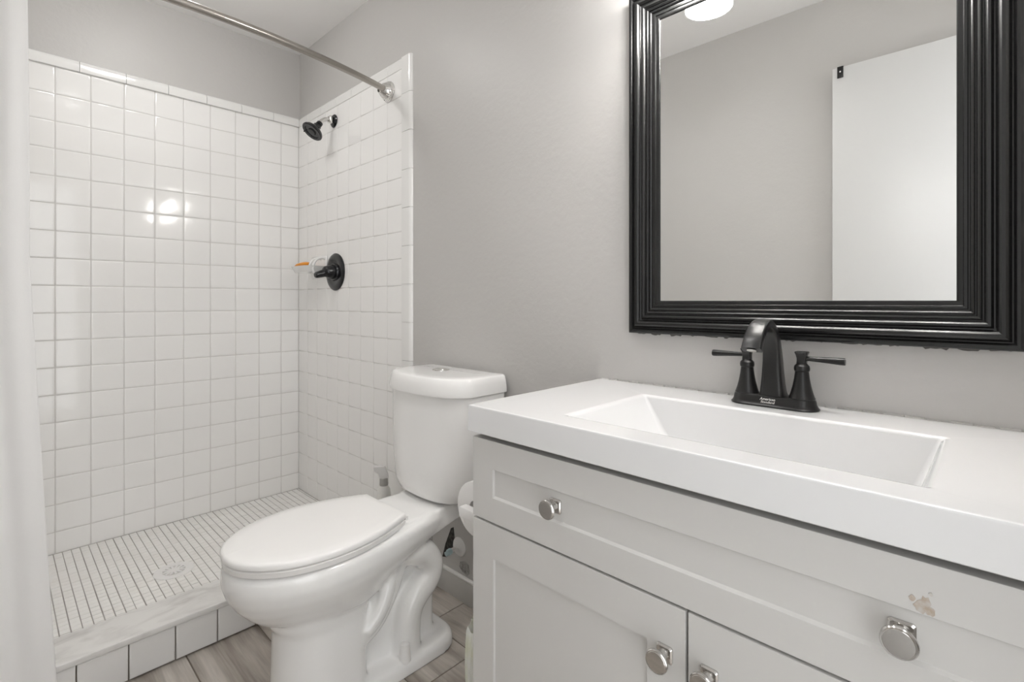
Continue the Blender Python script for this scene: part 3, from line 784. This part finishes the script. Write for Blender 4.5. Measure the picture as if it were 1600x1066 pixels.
dx, dy = (x0 + x1) / 2, (y0 + y1) / 2 - 0.01
bm = new(); lathe(bm, [(0, 0.004), (0.017, 0.004), (0.019, 0.0015), (0.022, 0.0035), (0.029, 0.003), (0.031, 0.0)], (dx, dy, CZT - 0.112), n=32)
obj('sink_drain', bm, M['nickel'], top, label='round metal drain')
# irregular caulk line where the top meets the wall
bm = new()
for k in range(30):
    a = CYL - 0.006 - k * 0.031; 
    if a < CYR + 0.01: break
    ln = random.uniform(0.018, 0.031); h = random.uniform(0.002, 0.0055)
    loft(bm, [[Vector((WX - 0.0005, q, CZT - 0.001)), Vector((WX - 0.0045, q, CZT - 0.001)), Vector((WX - 0.0035, q, CZT + h * 0.5)), Vector((WX - 0.0005, q, CZT + h * (0.6 + 0.4 * random.random())))] for q in (a, a - ln * 0.5, a - ln)])
obj('caulk_line', bm, M['wall'], top, label='rough grey caulk bits')

# ---------------------------------------------------------------- faucet
FX, FYc = 1.090, 0.318
fa = empty('faucet', (FX, FYc, CZT), 'black two handle faucet with a high arched spout behind the basin', 'faucet')
bm = new()
def stad(hl, hw, z, n=14):
    out = []
    for i in range(n + 1):
        a = -PI / 2 + PI * i / n; out.append(Vector((FX + hw * math.sin(a), FYc + (hl - hw) + hw * math.cos(a), z)))
    for i in range(n + 1):
        a = -PI / 2 + PI * i / n; out.append(Vector((FX - hw * math.sin(a), FYc - (hl - hw) - hw * math.cos(a), z)))
    return out
loft(bm, [stad(0.080, 0.029, CZT), stad(0.0815, 0.0305, CZT + 0.001), stad(0.0815, 0.0305, CZT + 0.003), stad(0.0785, 0.0280, CZT + 0.0055), stad(0.0765, 0.0262, CZT + 0.010), stad(0.0750, 0.0250, CZT + 0.018), stad(0.0735, 0.0235, CZT + 0.0205), stad(0.070, 0.020, CZT + 0.022)])
bp_ = obj('base_plate', bm, M['bronze'], fa, sharp=30)
# spout: flat ribbon arch
sp = smooth_path([(0.000, 0.018, 0.0235, 0.021), (-0.002, 0.030, 0.0215, 0.0195), (-0.003, 0.060, 0.0185, 0.0165), (-0.005, 0.095, 0.0165, 0.014), (-0.014, 0.130, 0.0150, 0.0115), (-0.034, 0.156, 0.0142, 0.0095), (-0.062, 0.167, 0.0145, 0.0085), (-0.090, 0.160, 0.0155, 0.0085), (-0.112, 0.143, 0.0165, 0.0085), (-0.127, 0.121, 0.0175, 0.0085)], 6)
bm = new(); loops = []
for i, (dx_, dz_, hw, ht) in enumerate(sp):
    a = sp[max(i - 1, 0)]; b = sp[min(i + 1, len(sp) - 1)]
    tx, tz = b[0] - a[0], b[1] - a[1]; l = math.hypot(tx, tz); tx, tz = tx / l, tz / l
    nx, nz = -tz, tx
    L = []
    for p_ in rrect(-ht, ht, -hw, hw, min(ht, hw) * 0.42, 0, 3):
        L.append(Vector((FX + dx_ + nx * p_.x, FYc + p_.y, CZT + dz_ + nz * p_.x)))
    loops.append(L)
loft(bm, loops); spo = obj('spout', bm, M['bronze'], fa, sharp=40)
bm = new(); lathe(bm, [(0, 0), (0.0080, 0), (0.0080, 0.0018), (0, 0.0018)], (FX - 0.1275, FYc, CZT + 0.1205), (-0.3, 0, -1), 16); 
e_ = sp[-1]
obj('aerator', bm, M['grey_plastic'], spo, label='pale aerator ring')
for s in (1, -1):
    hy = FYc + s * 0.0508
    bm = new()
    lathe(bm, [(0, 0.020), (0.0225, 0.020), (0.0232, 0.0225), (0.0215, 0.0255), (0.0190, 0.034), (0.0160, 0.046), (0.0135, 0.060), (0.0120, 0.073), (0.0120, 0.074), (0.0135, 0.0755), (0.0140, 0.080), (0.0132, 0.0845), (0.0095, 0.0885), (0.0075, 0.092), (0, 0.092)], (FX, hy, CZT), n=36)
    hb_ = obj('handle_body', bm, M['bronze'], fa, sharp=28)
    bm = new()
    loft(bm, [rrect(FX - w, FX + w, hy - w, hy + w, w * 0.35, CZT + z, 4) for z, w in ((0.090, 0.0082), (0.095, 0.0078), (0.100, 0.0080), (0.106, 0.0094), (0.110, 0.0112), (0.1115, 0.0114), (0.1125, 0.0100))])
    tube(bm, smooth_path([(FX, hy, CZT + 0.099, 0.0046), (FX, hy + s * 0.015, CZT + 0.099, 0.0044), (FX, hy + s * 0.040, CZT + 0.0985, 0.0055), (FX, hy + s * 0.066, CZT + 0.098, 0.0070), (FX, hy + s * 0.0715, CZT + 0.098, 0.0066)], 4), 0, 12)
    obj('lever', bm, M['bronze'], hb_, sharp=40)
def lettering(s, size, at, parent, name='lettering'):
    cu = bpy.data.curves.new(name, 'FONT'); cu.body = s; cu.size = size; cu.align_x = 'CENTER'; cu.extrude = 0.0002; cu.shear = 0.25; cu.space_line = 0.85; cu.offset = 0.0001
    o = bpy.data.objects.new(name, cu); C.objects.link(o)
    o.matrix_world = Matrix.Translation(at) @ Matrix.Rotation(-PI / 2, 4, 'Z') @ Matrix.Rotation(PI / 2 - 0.12, 4, 'X')
    bpy.context.view_layer.update()
    me = bpy.data.meshes.new_from_object(o.evaluated_get(bpy.context.evaluated_depsgraph_get()))
    me.transform(o.matrix_world); bpy.data.objects.remove(o); bpy.data.curves.remove(cu); me.materials.clear()
    return finish(name, me, M['text'], parent, smooth=False)
lettering('American\nStandard', 0.0072, (FX - 0.0262, FYc + 0.004, CZT + 0.0135), bp_)

# ---------------------------------------------------------------- mirror
MY0, MY1, MZ0, MZ1 = -0.037, 0.670, H - 0.080, H + 0.774
mir = empty('framed_mirror', (WX, (MY0 + MY1) / 2, MZ0), 'large rectangular mirror in a wide ridged black frame above the sink', 'mirror')
prof = [(0, 0), (0, 0.021), (0.0015, 0.0245), (0.005, 0.026), (0.009, 0.0255), (0.0115, 0.0225), (0.0125, 0.0195), (0.0145, 0.0190), (0.0155, 0.0225), (0.018, 0.0260), (0.022, 0.0285), (0.0265, 0.0282), (0.030, 0.0255), (0.032, 0.0215), (0.0335, 0.0205), (0.0355, 0.0205),
        (0.0365, 0.0235), (0.039, 0.0262), (0.0425, 0.0265), (0.0455, 0.0240), (0.047, 0.0205), (0.049, 0.0200), (0.050, 0.0225), (0.0525, 0.0242), (0.055, 0.0228), (0.0562, 0.0198), (0.058, 0.0195), (0.059, 0.0218), (0.061, 0.0228), (0.063, 0.0212), (0.064, 0.0185), (0.0665, 0.0180), (0.0675, 0.0195), (0.0715, 0.0195), (0.0730, 0.0170), (0.0770, 0.0160), (0.0805, 0.0145), (0.0815, 0.0120), (0.0815, 0.004)]
bm = new()
def corner(d, h): return [Vector((WX - h, MY0 + d, MZ0 + d)), Vector((WX - h, MY1 - d, MZ0 + d)), Vector((WX - h, MY1 - d, MZ1 - d)), Vector((WX - h, MY0 + d, MZ1 - d))]
loft(bm, [corner(d, h) for d, h in prof], cap=False)
obj('frame', bm, M['black'], mir, sharp=28, label='ridged black frame')
bm = new(); d = 0.080; loft(bm, [[Vector((WX - 0.0115, a, b)) for a, b in ((MY0 + d, MZ0 + d), (MY1 - d, MZ0 + d), (MY1 - d, MZ1 - d), (MY0 + d, MZ1 - d))], [Vector((WX - 0.003, a, b)) for a, b in ((MY0 + d, MZ0 + d), (MY1 - d, MZ0 + d), (MY1 - d, MZ1 - d), (MY0 + d, MZ1 - d))]])
obj('glass', bm, M['mirror'], mir, smooth=False)

# ---------------------------------------------------------------- vanity light above the mirror
LYC = 0.316; LZ = H + 0.74
vl = empty('vanity_light', (WX, LYC, LZ + 0.15), 'vanity wall light with lit bell glass shades, reflected at the top of the mirror', 'light')
bm = new(); box(bm, WX - 0.022, WX, LYC - 0.30, LYC + 0.30, LZ + 0.135, LZ + 0.205, bev=0.006, seg=3); obj('back_plate', bm, M['chrome'], vl)
SX = WX - 0.125
for k, yy in enumerate((LYC + 0.200, LYC, LYC - 0.200)):
    bm = new(); tube(bm, smooth_path([(WX - 0.02, yy, LZ + 0.17), (WX - 0.07, yy, LZ + 0.185), (SX, yy, LZ + 0.175), (SX, yy, LZ + 0.125)]), 0.008, 12)
    lathe(bm, [(0, 0.110), (0.026, 0.110), (0.024, 0.130), (0.014, 0.136), (0, 0.136)], (SX, yy, LZ), n=24)
    obj('lamp_arm', bm, M['chrome'], vl)
    bm = new(); lathe(bm, [(0.056, 0.0), (0.054, 0.018), (0.049, 0.045), (0.040, 0.075), (0.030, 0.098), (0.024, 0.112), (0.021, 0.112), (0.027, 0.097), (0.037, 0.074), (0.046, 0.045), (0.051, 0.018), (0.053, 0.0), (0.056, 0.0)], (SX, yy, LZ), n=40)
    g = obj('lamp_shade', bm, M['glass_shade'], vl, label='bell shaped frosted glass shade')
    bm = new(); lathe(bm, [(0, 0.018), (0.014, 0.021), (0.024, 0.032), (0.0275, 0.046), (0.024, 0.062), (0.015, 0.080), (0.012, 0.108), (0, 0.108)], (SX, yy, LZ), n=24)
    obj('bulb', bm, M['bulb'], vl)

# invented ceiling lights, added above the frame to brighten the room
cl = empty('fill_dome', (0.42, 2.02, CZ), 'added unseen fill light shaped as an opal ceiling dome, over the shower', 'light')
bm = new(); lathe(bm, [(0, 0.0005), (0.125, 0.0005), (0.125, 0.018), (0.120, 0.022), (0, 0.022)], (0.42, 2.02, CZ), (0, 0, -1), 48); obj('base_plate', bm, M['chrome'], cl)
bm = new(); lathe(bm, [(0.114, 0.020), (0.116, 0.036), (0.110, 0.056), (0.090, 0.074), (0.055, 0.086), (0.02, 0.090), (0, 0.090)], (0.42, 2.02, CZ), (0, 0, -1), 48); obj('lamp_shade', bm, mat('fill_dome_glow', (0.95, 0.94, 0.92), 0.4, emit=((1.0, 0.99, 0.975), FILL_DOME)), cl)
for (cx, cy, st), where in zip(FILL_CANS, ('over the vanity side of the room',)):
    cl = empty('fill_can', (cx, cy, CZ), 'added unseen fill light shaped as a recessed ceiling can ' + where, 'light')
    bm = new(); lathe(bm, [(0.074, -0.085), (0.074, 0.0), (0.076, 0.003), (0.110, 0.003), (0.1125, 0.0), (0.1125, -0.0005), (0.076, -0.0005), (0.076, -0.085), (0.074, -0.085)], (cx, cy, CZ - 0.0006), (0, 0, -1), 48); obj('trim_ring', bm, M['white_plastic'], cl)
    m = mat('fill_can_glow', (1, 1, 1), 0.4, emit=((1.0, 0.992, 0.98), st))
    bm = new(); lathe(bm, [(0, 0), (0.073, 0), (0.073, 0.006), (0, 0.006)], (cx, cy, CZ + 0.076), (0, 0, 1), 48); obj('lens', bm, m, cl)

# ---------------------------------------------------------------- door folded back against the left wall (seen in the mirror)
bm = new(); box(bm, -0.238, -0.203, FY + 0.01, 0.492, 0.012, H + 0.988, bev=0.0015)
dr_ = obj('door_1', bm, M['door'], kind='structure')
bm = new()
for yy in (FY + 0.02,):
    for zz in (0.25, 1.0, 1.8): tube(bm, [(-0.200, yy, zz - 0.045), (-0.200, yy, zz + 0.045)], 0.006, 12)
obj('hinge', bm, M['nickel'], dr_)
hk = new(); zt_ = H + 0.988
box(hk, -0.2405, -0.2015, 0.452, 0.474, zt_ + 0.0005, zt_ + 0.0025)
box(hk, -0.2020, -0.1995, 0.452, 0.474, zt_ - 0.046, zt_ + 0.0025, bev=0.0008)
box(hk, -0.2410, -0.2390, 0.452, 0.474, zt_ - 0.046, zt_ + 0.0025)
hko = obj('door_hook', hk, M['black'], label='small black metal bracket hooked over the top of the open white door', cat='hook')
bm = new(); lathe(bm, [(0, 0), (0.003, 0), (0.003, 0.0012), (0, 0.0016)], (-0.1995, 0.463, zt_ - 0.020), (1, 0, 0), 12); obj('screw', bm, M['white_plastic'], hko)

# ---------------------------------------------------------------- toilet paper and its holder on the cabinet side
rx, ry, rz_ = 0.800, VY1 + 0.072, H - 0.470
bm = new(); R_ = 0.062; w = 0.048
lathe(bm, [(0.020, -w), (R_ - 0.001, -w), (R_, -w + 0.001), (R_, w - 0.001), (R_ - 0.001, w), (0.020, w), (0.020, -w)], (rx, ry, rz_), (1, 0, 0), 56)
roll = obj('toilet_paper_roll', bm, M['paper'], label='white toilet paper roll hanging on the side of the vanity', cat='toilet paper', sharp=50)
ho = empty('toilet_paper_holder', (rx, VY1, rz_), 'chrome toilet paper holder with a pale end, fixed to the vanity side', 'holder')
bm = new(); tube(bm, [(rx - 0.062, ry, rz_), (rx + 0.062, ry, rz_)], 0.0075, 16)
for sx in (-0.064, 0.064):
    box(bm, rx + sx - 0.006, rx + sx + 0.006, VY1 + 0.001, ry + 0.010, rz_ - 0.010, rz_ + 0.010, bev=0.003)
obj('arm', bm, M['chrome'], ho)
bm = new(); box(bm, rx - 0.082, rx - 0.060, ry - 0.060, ry + 0.018, rz_ - 0.010, rz_ + 0.014, bev=0.004); obj('end_cap', bm, M['white_plastic'], ho, label='white end piece')

# small waste bin with a liner beside the vanity
wx_, wy_ = 0.845, VY1 + 0.093
wb = empty('waste_bin', (wx_, wy_, 0), 'small waste bin lined with a thin pale plastic bag, tucked beside the vanity', 'bin')
bm = new(); lathe(bm, [(0, 0.0005), (0.048, 0.0005), (0.051, 0.005), (0.0625, 0.235), (0.0645, 0.238), (0.064, 0.242), (0.060, 0.240), (0.048, 0.010), (0, 0.008)], (wx_, wy_, 0), n=36); obj('bin_body', bm, M['bin'], wb)
bm = new(); rows = []
NB = 72
for j, (r, z) in enumerate([(0.060, 0.21), (0.075, 0.262), (0.0815, 0.272), (0.085, 0.262), (0.088, 0.23), (0.091, 0.19), (0.092, 0.15), (0.089, 0.11), (0.084, 0.075), (0.080, 0.055)]):
    rows.append([bm.verts.new((wx_ + (r * 0.84 + 0.0035 * math.sin(i * 0.9 + j * 0.5) + 0.002 * math.sin(i * 2.3)) * math.cos(2 * PI * i / NB),
                               wy_ + (r * 0.84 + 0.0035 * math.sin(i * 0.9 + j * 0.5) + 0.002 * math.sin(i * 2.3)) * math.sin(2 * PI * i / NB), z + 0.006 * math.sin(i * 0.55) * (1 if j in (0, 9) else 0.6))) for i in range(NB)])
for a, b in zip(rows, rows[1:]):
    for i in range(NB): bm.faces.new((a[i], a[(i + 1) % NB], b[(i + 1) % NB], b[i]))
lo = obj('bin_liner', bm, M['bag'], wb, label='crinkled pale plastic bag')
